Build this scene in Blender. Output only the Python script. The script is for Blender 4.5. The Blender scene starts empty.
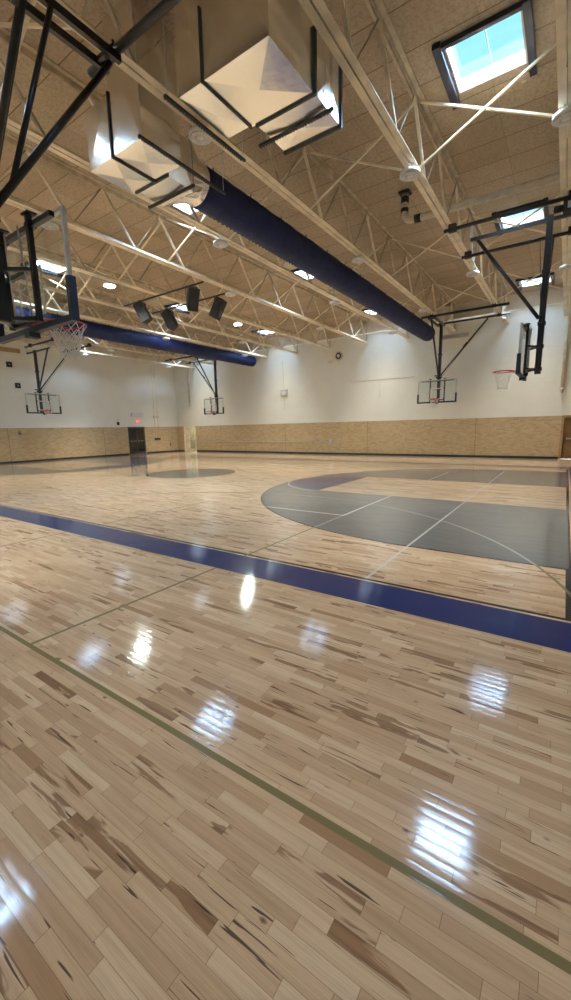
import bpy, bmesh, math, random
from mathutils import Vector, Matrix
random.seed(7)
COL = bpy.context.scene.collection
V = Vector
PI = math.pi

# ------------------------------------------------------------------ materials
class NT:
    def __init__(s, name):
        s.m = bpy.data.materials.new(name); s.m.use_nodes = True
        s.t = s.m.node_tree; s.n = s.t.nodes; s.l = s.t.links; s.n.clear()
        s.out = s.n.new('ShaderNodeOutputMaterial')
    def node(s, typ, **kw):
        n = s.n.new(typ)
        for k, v in kw.items(): setattr(n, k, v)
        return n
    def put(s, sock, v):
        if isinstance(v, bpy.types.NodeSocket): s.l.new(v, sock)
        elif v is not None: sock.default_value = v
    def math(s, op, a, b=None, c=None, clamp=False):
        n = s.node('ShaderNodeMath', operation=op, use_clamp=clamp)
        s.put(n.inputs[0], a); s.put(n.inputs[1], b)
        if c is not None: s.put(n.inputs[2], c)
        return n.outputs[0]
    def add(s, a, b): return s.math('ADD', a, b)
    def sub(s, a, b): return s.math('SUBTRACT', a, b)
    def mul(s, a, b): return s.math('MULTIPLY', a, b)
    def lt(s, a, b): return s.math('LESS_THAN', a, b)
    def gt(s, a, b): return s.math('GREATER_THAN', a, b)
    def mx(s, a, b): return s.math('MAXIMUM', a, b)
    def mn(s, a, b): return s.math('MINIMUM', a, b)
    def absd(s, a, b): return s.math('ABSOLUTE', s.sub(a, b))
    def pos(s):
        g = s.node('ShaderNodeNewGeometry'); x = s.node('ShaderNodeSeparateXYZ')
        s.l.new(g.outputs['Position'], x.inputs[0]); return x.outputs[0], x.outputs[1], x.outputs[2]
    def objpos(s):
        g = s.node('ShaderNodeTexCoord'); return g.outputs['Object']
    def vec(s, x, y, z=0.0):
        n = s.node('ShaderNodeCombineXYZ'); s.put(n.inputs[0], x); s.put(n.inputs[1], y); s.put(n.inputs[2], z); return n.outputs[0]
    def noise(s, v, scale=1.0, detail=3.0, rough=.5, dist=0.0):
        n = s.node('ShaderNodeTexNoise'); s.put(n.inputs['Vector'], v); n.inputs['Scale'].default_value = scale
        n.inputs['Detail'].default_value = detail; n.inputs['Roughness'].default_value = rough; n.inputs['Distortion'].default_value = dist
        return n.outputs[0]
    def white(s, v):
        n = s.node('ShaderNodeTexWhiteNoise', noise_dimensions='3D'); s.put(n.inputs['Vector'], v); return n.outputs['Value']
    def mix(s, f, a, b, typ='MIX'):
        n = s.node('ShaderNodeMix', data_type='RGBA', blend_type=typ); n.clamp_factor = True
        s.put(n.inputs[0], f); s.put(n.inputs[6], col4(a)); s.put(n.inputs[7], col4(b)); return n.outputs[2]
    def ramp(s, f, stops):
        n = s.node('ShaderNodeValToRGB'); s.put(n.inputs[0], f); e = n.color_ramp.elements
        while len(e) < len(stops): e.new(.5)
        for i, (p, c) in enumerate(stops): e[i].position = p; e[i].color = col4(c)
        return n.outputs[0]
    def smooth(s, v, a, b):
        n = s.node('ShaderNodeMapRange', interpolation_type='SMOOTHSTEP'); s.put(n.inputs[0], v)
        n.inputs[1].default_value = a; n.inputs[2].default_value = b; return n.outputs[0]
    def bump(s, h, st, dist=.01):
        n = s.node('ShaderNodeBump'); n.inputs['Strength'].default_value = st; n.inputs['Distance'].default_value = dist
        s.put(n.inputs['Height'], h); return n.outputs[0]
    def bsdf(s, col, rough=.5, metal=0.0, normal=None, spec=None, coat=None, coat_rough=None, coat_normal=None, ior=None, coat_ior=None):
        b = s.node('ShaderNodeBsdfPrincipled'); s.put(b.inputs['Base Color'], col4(col)); s.put(b.inputs['Roughness'], rough)
        s.put(b.inputs['Metallic'], metal)
        if normal is not None: s.put(b.inputs['Normal'], normal)
        if spec is not None: s.put(b.inputs['Specular IOR Level'], spec)
        if ior is not None: b.inputs['IOR'].default_value = ior
        if coat is not None: s.put(b.inputs['Coat Weight'], coat)
        if coat_rough is not None: s.put(b.inputs['Coat Roughness'], coat_rough)
        if coat_ior is not None: b.inputs['Coat IOR'].default_value = coat_ior
        if coat_normal is not None: s.put(b.inputs['Coat Normal'], coat_normal)
        s.l.new(b.outputs[0], s.out.inputs[0]); return b
def col4(c):
    if isinstance(c, (tuple, list)) and len(c) == 3: return (*c, 1.0)
    return c

def simple(name, col, rough=.5, metal=0.0, vary=.12, scale=6.0, spec=None, bump=0.0):
    t = NT(name); n = t.noise(t.objpos(), scale, 4)
    f = t.smooth(n, .3, .7)
    c2 = tuple(max(0, x*(1-vary)) for x in col); c1 = tuple(min(1, x*(1+vary*.6)) for x in col)
    nm = t.bump(n, bump, .01) if bump else None
    t.bsdf(t.mix(f, c1, c2), rough, metal, normal=nm, spec=spec); return t.m

def emis(name, col, st):
    t = NT(name); e = t.node('ShaderNodeEmission'); e.inputs[0].default_value = col4(col); e.inputs[1].default_value = st
    t.l.new(e.outputs[0], t.out.inputs[0]); return t.m

def glassy(name, tint=(.93, .97, .96), refl=.07):
    t = NT(name); tr = t.node('ShaderNodeBsdfTransparent'); tr.inputs[0].default_value = col4(tint)
    gl = t.node('ShaderNodeBsdfGlossy'); gl.inputs['Roughness'].default_value = .03
    lw = t.node('ShaderNodeLayerWeight'); lw.inputs[0].default_value = .35
    f = t.add(t.mul(t.math('POWER', lw.outputs['Facing'], 3.0), .5), refl)
    mx = t.node('ShaderNodeMixShader'); t.l.new(f, mx.inputs[0]); t.l.new(tr.outputs[0], mx.inputs[1]); t.l.new(gl.outputs[0], mx.inputs[2])
    t.l.new(mx.outputs[0], t.out.inputs[0]); return t.m

CY = 11.42            # long axis of the main court
CX = -12.48
# ---- hardwood floor with all its court paint
def floor_mat():
    t = NT('maple_floor'); X, Y, Z = t.pos()
    w = .057
    row = t.math('FLOOR', t.math('DIVIDE', Y, w))
    r1 = t.white(t.vec(row, 3.1, 0)); r2 = t.white(t.vec(row, 9.7, 1))
    xs = t.add(t.math('DIVIDE', X, t.add(.62, t.mul(r2, .50))), t.mul(r1, 17.0))
    cell = t.math('FLOOR', xs)
    fx = t.math('FRACT', xs); fy = t.math('FRACT', t.math('DIVIDE', Y, w))
    # every board split again at a random place so lengths vary
    sp = t.add(.3, t.mul(t.white(t.vec(row, cell, 5)), .4))
    half = t.gt(fx, sp)
    cellb = t.add(t.mul(cell, 2.0), half)
    k1 = t.white(t.vec(row, cellb, 11)); k2 = t.white(t.vec(row, cellb, 23)); k3 = t.white(t.vec(row, cellb, 37))
    base = t.ramp(k1, [(0.0, (.320, .185, .092)), (.05, (.455, .310, .185)), (.35, (.525, .375, .235)), (.75, (.575, .425, .272)), (1, (.635, .490, .330))])
    # grain runs along the board
    gv = t.vec(t.add(t.mul(X, 2.2), t.mul(k1, 61)), t.add(t.mul(Y, 55), t.mul(k2, 40)), k3)
    g = t.noise(gv, 1.0, 5, .6, .5)
    base = t.mix(t.mul(t.smooth(g, .35, .75), .35), base, (.26, .155, .085))
    # cathedral figure
    wv = t.node('ShaderNodeTexWave', wave_type='RINGS'); t.put(wv.inputs['Vector'], t.vec(t.add(t.mul(X, 1.5), t.mul(k2, 31)), t.add(t.mul(Y, 14), t.mul(k1, 7)), k3))
    wv.inputs['Scale'].default_value = 3.0; wv.inputs['Distortion'].default_value = 7.0; wv.inputs['Detail'].default_value = 2.0
    base = t.mix(t.mul(wv.outputs['Fac'], .12), base, (.27, .16, .09))
    # brown heartwood in some boards, with an irregular edge
    hn = t.noise(t.vec(t.add(t.mul(X, 2.0), t.mul(k3, 50)), t.add(t.mul(Y, 16), t.mul(k1, 33)), 4.0), 1.0, 3, .5, .8)
    heart = t.mul(t.smooth(hn, .50, .56), t.gt(k2, .86))
    base = t.mix(t.mul(heart, .72), base, t.mix(t.smooth(g, .3, .7), (.235, .115, .050), (.105, .046, .020)))
    # black mineral streaks and knots
    sn = t.noise(t.vec(t.add(t.mul(X, 3.4), t.mul(k1, 80)), t.add(t.mul(Y, 75), t.mul(k3, 9)), 7.0), 1.0, 2, .4, .6)
    st = t.mul(t.smooth(sn, .665, .70), t.gt(k3, .45))
    base = t.mix(t.mul(st, .85), base, (.045, .022, .012))
    vo = t.node('ShaderNodeTexVoronoi'); t.put(vo.inputs['Vector'], t.vec(t.mul(X, 4.6), t.mul(Y, 8.5), 0)); vo.inputs['Scale'].default_value = 1.0
    kn = t.mul(t.sub(1.0, t.smooth(vo.outputs['Distance'], .02, .11)), t.gt(k1, .30))
    base = t.mix(t.mul(kn, .8), base, (.10, .05, .025))
    # joints
    ey = t.lt(t.mn(fy, t.sub(1.0, fy)), .016)
    lenm = t.add(.62, t.mul(r2, .50))
    ex1 = t.lt(t.mul(t.mn(fx, t.sub(1.0, fx)), lenm), .0012)
    ex2 = t.lt(t.mul(t.absd(fx, sp), lenm), .0012)
    joint = t.mx(ey, t.mx(ex1, ex2))
    base = t.mix(t.mul(joint, .55), base, (.10, .055, .03))
    wood = base
    # ---------- paint
    def rect(x0, x1, y0, y1):
        return t.mul(t.mul(t.gt(X, x0), t.lt(X, x1)), t.mul(t.gt(Y, y0), t.lt(Y, y1)))
    def dist(cx, cy, sx=1.0):
        a = t.mul(t.sub(X, cx), sx); b = t.sub(Y, cy)
        return t.math('SQRT', t.add(t.mul(a, a), t.mul(b, b)))
    def paint(c, mask, colr, op=1.0):
        return t.mix(t.mul(mask, op) if op != 1.0 else mask, c, colr)
    grey = (.074, .081, .084); black = (.012, .012, .016); navy = (.002, .016, .105); olive = (.185, .155, .070); pale = (.62, .60, .54)
    mottled = t.mix(t.mul(t.smooth(g, .3, .8), .25), navy, (.006, .030, .16))
    greym = t.mix(t.mul(t.add(k1, t.mul(g, .6)), .30), grey, (.105, .112, .112))
    c = wood
    x1, x0 = .16, 2*CX - .16; y0, y1 = 4.11, 2*CY - 4.11
    c = paint(c, t.mul(rect(x0-.025, x1+.025, y0-.02, y1+.02), t.sub(1.0, rect(x0+.03, x1-.03, y0+.03, y1-.03))), black)
    allgrey = None
    for s, bx in ((1, -1.62), (-1, 2*CX + 1.62)):
        R = 5.80
        d = dist(bx, CY, 1.015)
        side = t.gt(t.mul(X, s), bx*s)
        yb = t.absd(Y, CY)
        dd = t.add(t.mul(side, yb), t.mul(t.sub(1.0, side), d))         # distance to the arc's spine
        incourt = rect(x0, x1, y0, y1)
        ins = t.mul(t.lt(dd, R), incourt)
        lane = t.mul(t.lt(yb, 1.74), t.gt(t.mul(X, s), (-5.55 if s > 0 else 2*CX + 5.55)*s))
        ft = -5.55 if s > 0 else 2*CX + 5.55
        kd = dist(ft, CY); beyond = t.sub(1.0, t.gt(t.mul(X, s), ft*s))
        gm = t.mul(ins, t.sub(1.0, lane))
        c = paint(c, gm, greym, .96)
        c = paint(c, t.mul(t.mul(t.lt(kd, 1.80), beyond), 1.0), t.mix(.25, mottled, (.03, .035, .12)))
        c = paint(c, t.mul(t.lt(t.absd(kd, 1.80), .045), beyond), black)
        c = paint(c, t.mul(t.lt(t.absd(kd, 1.80), .018), beyond), pale)
        c = paint(c, t.mul(t.lt(t.absd(dd, R), .025), incourt), black)
        c = paint(c, t.mul(t.lt(t.absd(yb, 1.74), .02), t.mul(t.gt(t.mul(X, s), ft*s), incourt)), (.05, .05, .05))
        for bxk in (.9, 2.1, 3.0, 3.9):                               # lane space marks
            xm = (x1 - 1.2 - bxk) if s > 0 else (x0 + 1.2 + bxk)
            c = paint(c, t.mul(t.lt(t.absd(X, xm), .05 if bxk > .9 else .14), t.lt(t.absd(yb, 1.84), .09)), (.03, .03, .03))
        allgrey = gm if allgrey is None else t.mx(allgrey, gm)
    d = dist(CX, CY)
    cen = t.lt(d, 1.74); c = paint(c, cen, greym, .96); c = paint(c, t.lt(t.absd(d, 1.74), .04), black)
    allgrey = t.mx(allgrey, cen)
    c = paint(c, t.mul(t.lt(t.absd(X, CX), .02), rect(CX-1, CX+1, y0, y1)), (.16, .12, .06))
    lw = .018
    vol = t.mul(rect(-21.5-lw, -3.48+lw, 7.06-lw, 15.85+lw), t.sub(1.0, rect(-21.5+lw, -3.48-lw, 7.06+lw, 15.85-lw)))
    c = paint(c, vol, t.mix(allgrey, (.46, .41, .33), pale), .85)
    thincol = t.mix(allgrey, olive, (.23, .235, .225))
    for cx in (-5.27, 2*CX + 5.27):
        for lx in (cx - 1.785, cx + 1.785):
            c = paint(c, t.mul(t.lt(t.absd(X, lx), lw), rect(lx-1, lx+1, 1.32, 7.06-lw)), thincol)
            c = paint(c, t.mul(t.lt(t.absd(X, lx), lw), rect(lx-1, lx+1, 2*CY-7.06, 2*CY-1.32)), thincol)
        dA = dist(cx, 3.02); up = t.gt(Y, 3.02)
        c = paint(c, t.mul(t.lt(t.absd(dA, 5.72), .018), up), thincol)
        c = paint(c, t.mul(t.lt(t.absd(t.absd(X, cx), 5.72), .018), rect(-40, 10, 1.32, 3.02)), thincol)
        c = paint(c, t.mul(t.lt(t.absd(X, cx + (3.52 if cx > CX else -3.52)), .017), rect(-40, 10, 4.14, 17.0)), (.45, .45, .42), .75)
    c = paint(c, t.mul(t.lt(t.absd(Y, 1.32), .019), rect(-30, 10, 0, 3)), olive)
    c = paint(c, t.mul(rect(x0-.62, x1+.62, 3.50, y1+.61), t.sub(1.0, rect(x0-.07, x1+.07, y0-.055, y1+.055))), mottled)
    # finish: uneven polyurethane coat, boards slightly crowned
    h = t.add(t.mul(t.noise(t.vec(t.mul(X, 1.0), t.mul(Y, 3.2), 0), 2.2, 2), .5), t.mul(t.math('POWER', t.math('ABSOLUTE', t.sub(fy, .5)), 2.0), -1.15))
    fine = t.noise(t.vec(t.mul(X, 9), t.mul(Y, 26), 0), 4.0, 2)
    nm = t.bump(t.add(t.add(h, t.mul(fine, .22)), t.mul(k3, .12)), .22, .0035)
    b = t.bsdf(c, .45, normal=nm, spec=.05, coat=1.0, coat_rough=t.add(.070, t.mul(k2, .03)), coat_normal=nm, coat_ior=1.38)
    return t.m

def wall_mat(name, axis):
    t = NT(name); X, Y, Z = t.pos(); U = X if axis == 'x' else Y
    # brick wainscot
    bw, bh = .205, .068
    row = t.math('FLOOR', t.math('DIVIDE', Z, bh)); off = t.mul(t.math('MODULO', t.math('ABSOLUTE', row), 2.0), .5)
    u = t.add(t.math('DIVIDE', U, bw), off); cell = t.math('FLOOR', u)
    fu = t.math('FRACT', u); fz = t.math('FRACT', t.math('DIVIDE', Z, bh))
    mort = t.mx(t.lt(t.mul(t.mn(fu, t.sub(1.0, fu)), bw), .005), t.lt(t.mul(t.mn(fz, t.sub(1.0, fz)), bh), .005))
    k = t.white(t.vec(row, cell, 2)); n = t.noise(t.vec(U, Z, 0), 60.0, 3); big = t.noise(t.vec(U, Z, 3), .8, 3)
    bc = t.ramp(k, [(0, (.30, .195, .085)), (.18, (.45, .32, .155)), (.5, (.54, .405, .205)), (.85, (.60, .465, .25)), (1, (.68, .56, .34))])
    bc = t.mix(.45, bc, (.52, .39, .20)); bc = t.mix(t.mul(t.smooth(t.noise(t.vec(U, t.mul(Z, 1.6), 5), 14.0, 2), .45, .62), .40), bc, (.33, .225, .10)); bc = t.mix(t.mul(n, .25), bc, (.40, .27, .15)); bc = t.mix(t.mul(big, .2), bc, (.60, .48, .31))
    bc = t.mix(t.mul(mort, .75), bc, (.47, .40, .31))
    cj = t.lt(t.math('ABSOLUTE', t.sub(t.math('MODULO', t.add(U, 700.0 + (2.4 if axis == 'x' else 6.0)), 6.1), 3.05)), .012)
    bc = t.mix(t.mul(cj, .8), bc, (.20, .10, .05))
    # painted block above
    ch, cw = .203, .406
    r2 = t.math('FLOOR', t.math('DIVIDE', Z, ch)); o2 = t.mul(t.math('MODULO', t.math('ABSOLUTE', r2), 2.0), .5)
    u2 = t.add(t.math('DIVIDE', U, cw), o2); f2 = t.math('FRACT', u2); g2 = t.math('FRACT', t.math('DIVIDE', Z, ch))
    m2 = t.mx(t.lt(t.mul(t.mn(f2, t.sub(1.0, f2)), cw), .005), t.lt(t.mul(t.mn(g2, t.sub(1.0, g2)), ch), .005))
    pn = t.noise(t.vec(U, Z, 9), 1.3, 5, .65); sc = t.noise(t.vec(t.mul(U, 3), t.mul(Z, 1.0), 1), 5.0, 4)
    wc = t.mix(t.mul(t.smooth(pn, .35, .75), .35), (.745, .735, .645), (.645, .63, .53))
    wc = t.mix(t.mul(t.smooth(sc, .66, .74), .25), wc, (.45, .42, .36))
    wc = t.mix(t.mul(m2, .12), wc, (.52, .50, .45))
    isw = t.gt(Z, 2.06)
    c = t.mix(isw, bc, wc)
    hh = t.sub(t.add(t.mul(n, .3), 0.0), t.add(t.mul(mort, t.mul(t.sub(1.0, isw), 1.0)), t.mul(t.mul(m2, isw), .35)))
    t.bsdf(c, .75, normal=t.bump(hh, .5, .006), spec=.3)
    return t.m

def deck_mat():
    t = NT('wood_fibre_deck'); X, Y, Z = t.pos()
    pw = .813
    row = t.math('FLOOR', t.math('DIVIDE', t.sub(Y, 8.60), pw)); fy = t.math('FRACT', t.math('DIVIDE', t.sub(Y, 8.60), pw))
    u = t.math('DIVIDE', t.add(X, 1.62 + 24.4), 2.44); cell = t.math('FLOOR', u); fu = t.math('FRACT', u)
    jy = t.lt(t.mul(t.mn(fy, t.sub(1.0, fy)), pw), .010); jx = t.lt(t.mul(t.mn(fu, t.sub(1.0, fu)), 2.44), .006)
    k = t.white(t.vec(row, cell, 4))
    n1 = t.noise(t.vec(X, Y, 0), 17.0, 6, .80, .6); n2 = t.noise(t.vec(t.mul(X, .6), Y, 0), 1.1, 4, .6)
    c = t.ramp(k, [(0, (.47, .380, .270)), (.5, (.52, .425, .305)), (1, (.57, .470, .345))])
    c = t.mix(t.mul(t.smooth(n1, .42, .62), .55), c, (.25, .185, .115))
    c = t.mix(t.mul(t.smooth(n2, .35, .75), .35), c, (.48, .36, .23))
    c = t.mix(t.mul(jy, .75), c, (.12, .08, .045)); c = t.mix(t.mul(jx, .35), c, (.2, .14, .08))
    t.bsdf(c, .95, normal=t.bump(t.sub(n1, t.mul(t.mx(jy, jx), 1.0)), .8, .012), spec=.1)
    return t.m

def galv():
    t = NT('galvanised_sheet'); o = t.objpos()
    vo = t.node('ShaderNodeTexVoronoi'); t.put(vo.inputs['Vector'], o); vo.inputs['Scale'].default_value = 22.0
    n = t.noise(o, 2.2, 4); n3 = t.noise(o, 9.0, 3)
    c = t.mix(t.mul(n, .4), (.95, .93, .87), (.80, .78, .71)); c = t.mix(t.mul(vo.outputs['Distance'], .15), c, (.72, .71, .68))
    t.bsdf(c, t.add(.19, t.mul(n3, .08)), .95, normal=t.bump(n, .16, .05)); return t.m

def fabric():
    t = NT('navy_duct_fabric'); g = t.node('ShaderNodeTexCoord').outputs['Object']
    n = t.noise(g, 3.0, 4, .6, .7); w = t.noise(g, 9.0, 3)
    t.bsdf(t.mix(t.smooth(n, .3, .7), (.006, .013, .070), (.011, .022, .100)), .62, normal=t.bump(t.add(n, t.mul(w, .3)), .7, .06), spec=.35)
    return t.m

M = dict(
    floor=floor_mat(), wall_x=wall_mat('block_and_brick_wall', 'x'), wall_y=wall_mat('block_and_brick_side_wall', 'y'),
    deck=deck_mat(), galv=galv(), fabric=fabric(),
    cream=simple('cream_steel_paint', (.80, .71, .53), .45, 0, .16, 3.0),
    creamd=simple('darker_cream_steel_paint', (.60, .50, .35), .55, 0, .25, 4.0),  # darker cream tone for top chords, end posts and alternate diagonals
    rodm=simple('dark_cream_rod', (.42, .35, .24), .5, 0, .2),
    white=simple('white_enamel', (.80, .80, .77), .35, 0, .06),
    fascia=simple('cream_fascia_paint', (.60, .54, .42), .6, 0, .12, 1.5),
    black=simple('black_powder_coat', (.012, .012, .014), .30, 0, .3, 12, spec=.6),
    blackm=simple('black_matt_plastic', (.022, .022, .025), .6, 0, .3),
    rubber=simple('black_rubber', (.010, .010, .013), .5, 0, .3),
    steel=simple('brushed_aluminium', (.55, .56, .57), .35, .8, .1),
    pad=simple('navy_foam_padding', (.008, .020, .055), .45, 0, .15),
    rim=simple('orange_rim_paint', (.60, .045, .022), .35, 0, .12),
    net=simple('white_nylon_cord', (.78, .76, .72), .8, 0, .08),
    darkframe=simple('dark_bronze_frame', (.045, .045, .062), .4, .3, .2),
    strut=simple('dark_strut_steel', (.055, .058, .060), .45, .5, .25, 20),
    tapewhite=simple('white_board_marking', (.80, .80, .80), .5, 0, .03),
    ply=simple('raw_plywood', (.42, .26, .12), .7, 0, .2, 12),
    brown=simple('stained_wood_door', (.24, .135, .055), .45, 0, .3, 3),
    pvc=simple('cream_pvc_pipe', (.60, .54, .42), .4, 0, .12),
    grill=simple('black_grille_cloth', (.03, .03, .032), .8, 0, .4, 60),
    glass=glassy('clear_tempered_glass', (.95, .975, .97), .045), pane=glassy('skylight_pane', (.96, .98, 1.0), .03),
    doorglass=glassy('tinted_door_glass', (.62, .64, .60), .10),
    lamp=emis('lit_led_lens', (.88, 1.0, .90), 700.0),
    vest=emis('added_vestibule_light', (.95, 1.0, .82), 26.0),
    exitred=emis('lit_exit_letters', (1.0, .10, .05), 3.2),
    exitface=simple('exit_sign_face', (.75, .45, .42), .5),
    lens=simple('frosted_led_lens', (.74, .74, .70), .4),
)

# ------------------------------------------------------------------ mesh helpers
class MB:
    def __init__(s): s.b = bmesh.new()
    def hexa(s, p):
        v = [s.b.verts.new(q) for q in p]
        for f in ((0,3,2,1),(4,5,6,7),(0,1,5,4),(1,2,6,5),(2,3,7,6),(3,0,4,7)): s.b.faces.new([v[i] for i in f])
        return s
    def box(s, x0, x1, y0, y1, z0, z1):
        return s.hexa([(x0,y0,z0),(x1,y0,z0),(x1,y1,z0),(x0,y1,z0),(x0,y0,z1),(x1,y0,z1),(x1,y1,z1),(x0,y1,z1)])
    def bar(s, a, b, w, h=None, up=(0,0,1)):
        h = h or w; a = V(a); b = V(b); d = (b-a).normalized(); up = V(up)
        if abs(d.dot(up)) > .99: up = V((0,1,0))
        r = d.cross(up).normalized(); u = r.cross(d)
        q = [r*(-w/2)+u*(-h/2), r*(w/2)+u*(-h/2), r*(w/2)+u*(h/2), r*(-w/2)+u*(h/2)]
        return s.hexa([a+k for k in q] + [b+k for k in q])
    def tube(s, pts, r, seg=10, caps=True, closed=False, rs=None):
        pts = [V(p) for p in pts]; n = len(pts); rings = []
        prev = None
        for i, p in enumerate(pts):
            if closed: d = (pts[(i+1) % n]-pts[i-1]).normalized()
            else: d = (pts[min(i+1, n-1)]-pts[max(i-1, 0)]).normalized()
            if prev is None:
                up = V((0,0,1)) if abs(d.z) < .95 else V((0,1,0)); rr = d.cross(up).normalized()
            else:
                rr = (prev - d*prev.dot(d)).normalized()
            prev = rr; uu = rr.cross(d); rad = rs[i] if rs else r
            rings.append([s.b.verts.new(p+(rr*math.cos(2*PI*k/seg)+uu*math.sin(2*PI*k/seg))*rad) for k in range(seg)])
        m = n if closed else n-1
        for i in range(m):
            A, B = rings[i], rings[(i+1) % n]
            for k in range(seg): s.b.faces.new((A[k], A[(k+1) % seg], B[(k+1) % seg], B[k])).smooth = True
        if caps and not closed:
            s.b.faces.new(list(reversed(rings[0]))); s.b.faces.new(rings[-1])
        return s
    def lathe(s, prof, c=(0,0,0), seg=24):
        c = V(c); rings = []
        for r, z in prof: rings.append([s.b.verts.new(c+V((r*math.cos(2*PI*k/seg), r*math.sin(2*PI*k/seg), z))) for k in range(seg)])
        for A, B in zip(rings, rings[1:]):
            for k in range(seg): s.b.faces.new((A[k], A[(k+1) % seg], B[(k+1) % seg], B[k])).smooth = True
        s.b.faces.new(list(reversed(rings[0]))); s.b.faces.new(rings[-1]); return s
    def prism(s, poly, z0, z1):
        a = [s.b.verts.new((x, y, z0)) for x, y in poly]; b = [s.b.verts.new((x, y, z1)) for x, y in poly]; n = len(poly)
        s.b.faces.new(list(reversed(a))); s.b.faces.new(b)
        for i in range(n): s.b.faces.new((a[i], a[(i+1) % n], b[(i+1) % n], b[i]))
        return s
    def build(s, name, mat, parent=None, loc=None, bevel=0.0, **props):
        bmesh.ops.recalc_face_normals(s.b, faces=s.b.faces[:])
        if bevel: bmesh.ops.bevel(s.b, geom=s.b.edges[:], offset=bevel, segments=2, affect='EDGES', profile=.5)
        me = bpy.data.meshes.new(name); s.b.to_mesh(me); s.b.free(); me.materials.append(M[mat])
        o = bpy.data.objects.new(name, me); COL.objects.link(o)
        if parent: o.parent = parent
        if loc: o.location = loc
        for k, v in props.items(): o[k] = v
        return o

def thing(name, label, cat, loc=(0,0,0), rz=0.0, group=None):
    o = bpy.data.objects.new(name, None); COL.objects.link(o); o.empty_display_size = .1
    o.location = loc; o.rotation_euler = (0, 0, rz); o['label'] = label; o['category'] = cat
    if group: o['group'] = group
    return o
def tag(o, label, cat, group=None):
    o['label'] = label; o['category'] = cat
    if group: o['group'] = group
    return o
KIDS = {}
def kids(o):
    return [c for c in bpy.data.objects if c.parent == o]
def dup(root, loc=None, label=None, rz=None):
    r = root.copy(); COL.objects.link(r)
    if loc is not None: r.location = loc
    if rz is not None: r.rotation_euler = (0, 0, rz)
    if label: r['label'] = label
    for ch in kids(root):
        c = ch.copy(); COL.objects.link(c); c.parent = r
        for g in kids(ch):
            d = g.copy(); COL.objects.link(d); d.parent = c
    return r

ORD = ['first','second','third','fourth','fifth','sixth','seventh','eighth','ninth','tenth','eleventh','twelfth']

# ------------------------------------------------------------------ room shell
XL, XR, YN, YF, H = -27.2, 2.2, -.95, 23.6, 7.85
def slab(us, vs, holes, fn):
    m = MB()
    for i in range(len(us)-1):
        for j in range(len(vs)-1):
            u, v = (us[i]+us[i+1])/2, (vs[j]+vs[j+1])/2
            if any(a < u < b and c < v < d for a, b, c, d in holes): continue
            m.box(*fn(us[i], us[i+1], vs[j], vs[j+1]))
    return m
def cuts(lo, hi, holes, k):
    return sorted(set([lo, hi] + [round(h[k], 4) for h in holes] + [round(h[k+1], 4) for h in holes]))

MB().box(XL-.3, XR+.3, YN-.3, YF+.3, -.2, 0).build('floor', 'floor', kind='structure')
JX = [-.40 - 2.44*k for k in range(11)]
SKX = [(JX[0]+JX[1])/2, (JX[3]+JX[4])/2, (JX[6]+JX[7])/2, (JX[9]+JX[10])/2]
SKY = [2.05, 8.60, 15.12, 21.93]
SW, SL = .56, .60
holes = [(x-SW, x+SW, y-SL, y+SL) for x in SKX for y in SKY]
slab(cuts(XL-.2, XR+.2, holes, 0), cuts(YN-.2, YF+.2, holes, 2), holes, lambda a, b, c, d: (a, b, c, d, H, H+.12)).build('ceiling', 'deck', kind='structure')
FD = (-26.42, -25.02, -1, 2.07)       # glazed door in the far wall
BD = (-.16, 1.30, -1, 2.02)           # brown door in the far wall
LD = (18.82, 20.28, -1, 2.07)         # glazed door in the left wall
slab(cuts(XL-.2, XR+.2, [FD, BD], 0), [0, 2.02, 2.07, H], [FD, BD], lambda a, b, c, d: (a, b, YF, YF+.25, c, d)).build('wall_far', 'wall_x', kind='structure')
slab(cuts(YN, YF, [LD], 0), [0, 2.07, H], [LD], lambda a, b, c, d: (XL-.25, XL, a, b, c, d)).build('wall_left', 'wall_y', kind='structure')
MB().box(XR, XR+.25, YN, YF, 0, H).build('wall_right', 'wall_y', kind='structure')
MB().box(XL-.2, XR+.2, YN-.25, YN, 0, H).build('wall_near', 'wall_x', kind='structure')
MB().box(XL+.02, FD[0]-.06, YF-.022, YF, 0, .11).box(FD[1]+.06, BD[0]-.06, YF-.022, YF, 0, .11).build('baseboard_far', 'rubber', kind='structure')
MB().box(XL, XL+.022, YN, LD[0]-.06, 0, .10).box(XL, XL+.022, LD[1]+.06, YF-.03, 0, .10).build('baseboard_left', 'rubber', kind='structure')
MB().box(XL+.03, XR-.03, YF-.05, YF, 7.17, H).build('trim_1', 'fascia', kind='structure')
MB().box(XL, XL+.05, YN, YF-.06, 7.17, H).build('trim_2', 'fascia', kind='structure')

# vestibules behind the glazed doors
def room_box(x0, x1, y0, y1, z1, open_side, name):
    m = MB(); t_ = .06
    if open_side != 'y-': m.box(x0, x1, y0-t_, y0, 0, z1)
    if open_side != 'y+': m.box(x0, x1, y1, y1+t_, 0, z1)
    if open_side != 'x-': m.box(x0-t_, x0, y0, y1, 0, z1)
    if open_side != 'x+': m.box(x1, x1+t_, y0, y1, 0, z1)
    m.box(x0-t_, x1+t_, y0-t_, y1+t_, z1, z1+t_); m.box(x0-t_, x1+t_, y0-t_, y1+t_, -.06, -.001)
    return m.build(name, 'fascia', kind='structure')
room_box(-26.6, -24.8, YF+.26, YF+2.0, 2.5, 'y-', 'wall_vestibule')
room_box(XL-2.0, XL-.26, 18.6, 20.5, 2.5, 'x+', 'wall_corridor')
lp = thing('added_vestibule_lamp', 'added square lamp standing in for daylight behind the far corner glass door', 'lamp', (-25.7, YF+1.0, 2.40))  # lamp added in place of daylight, to brighten the view through the glass
MB().box(-.34, .34, -.34, .34, .0, .10).build('housing', 'white', lp); MB().box(-.30, .30, -.30, .30, -.02, -.001).build('diffuser', 'vest', lp)

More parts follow.
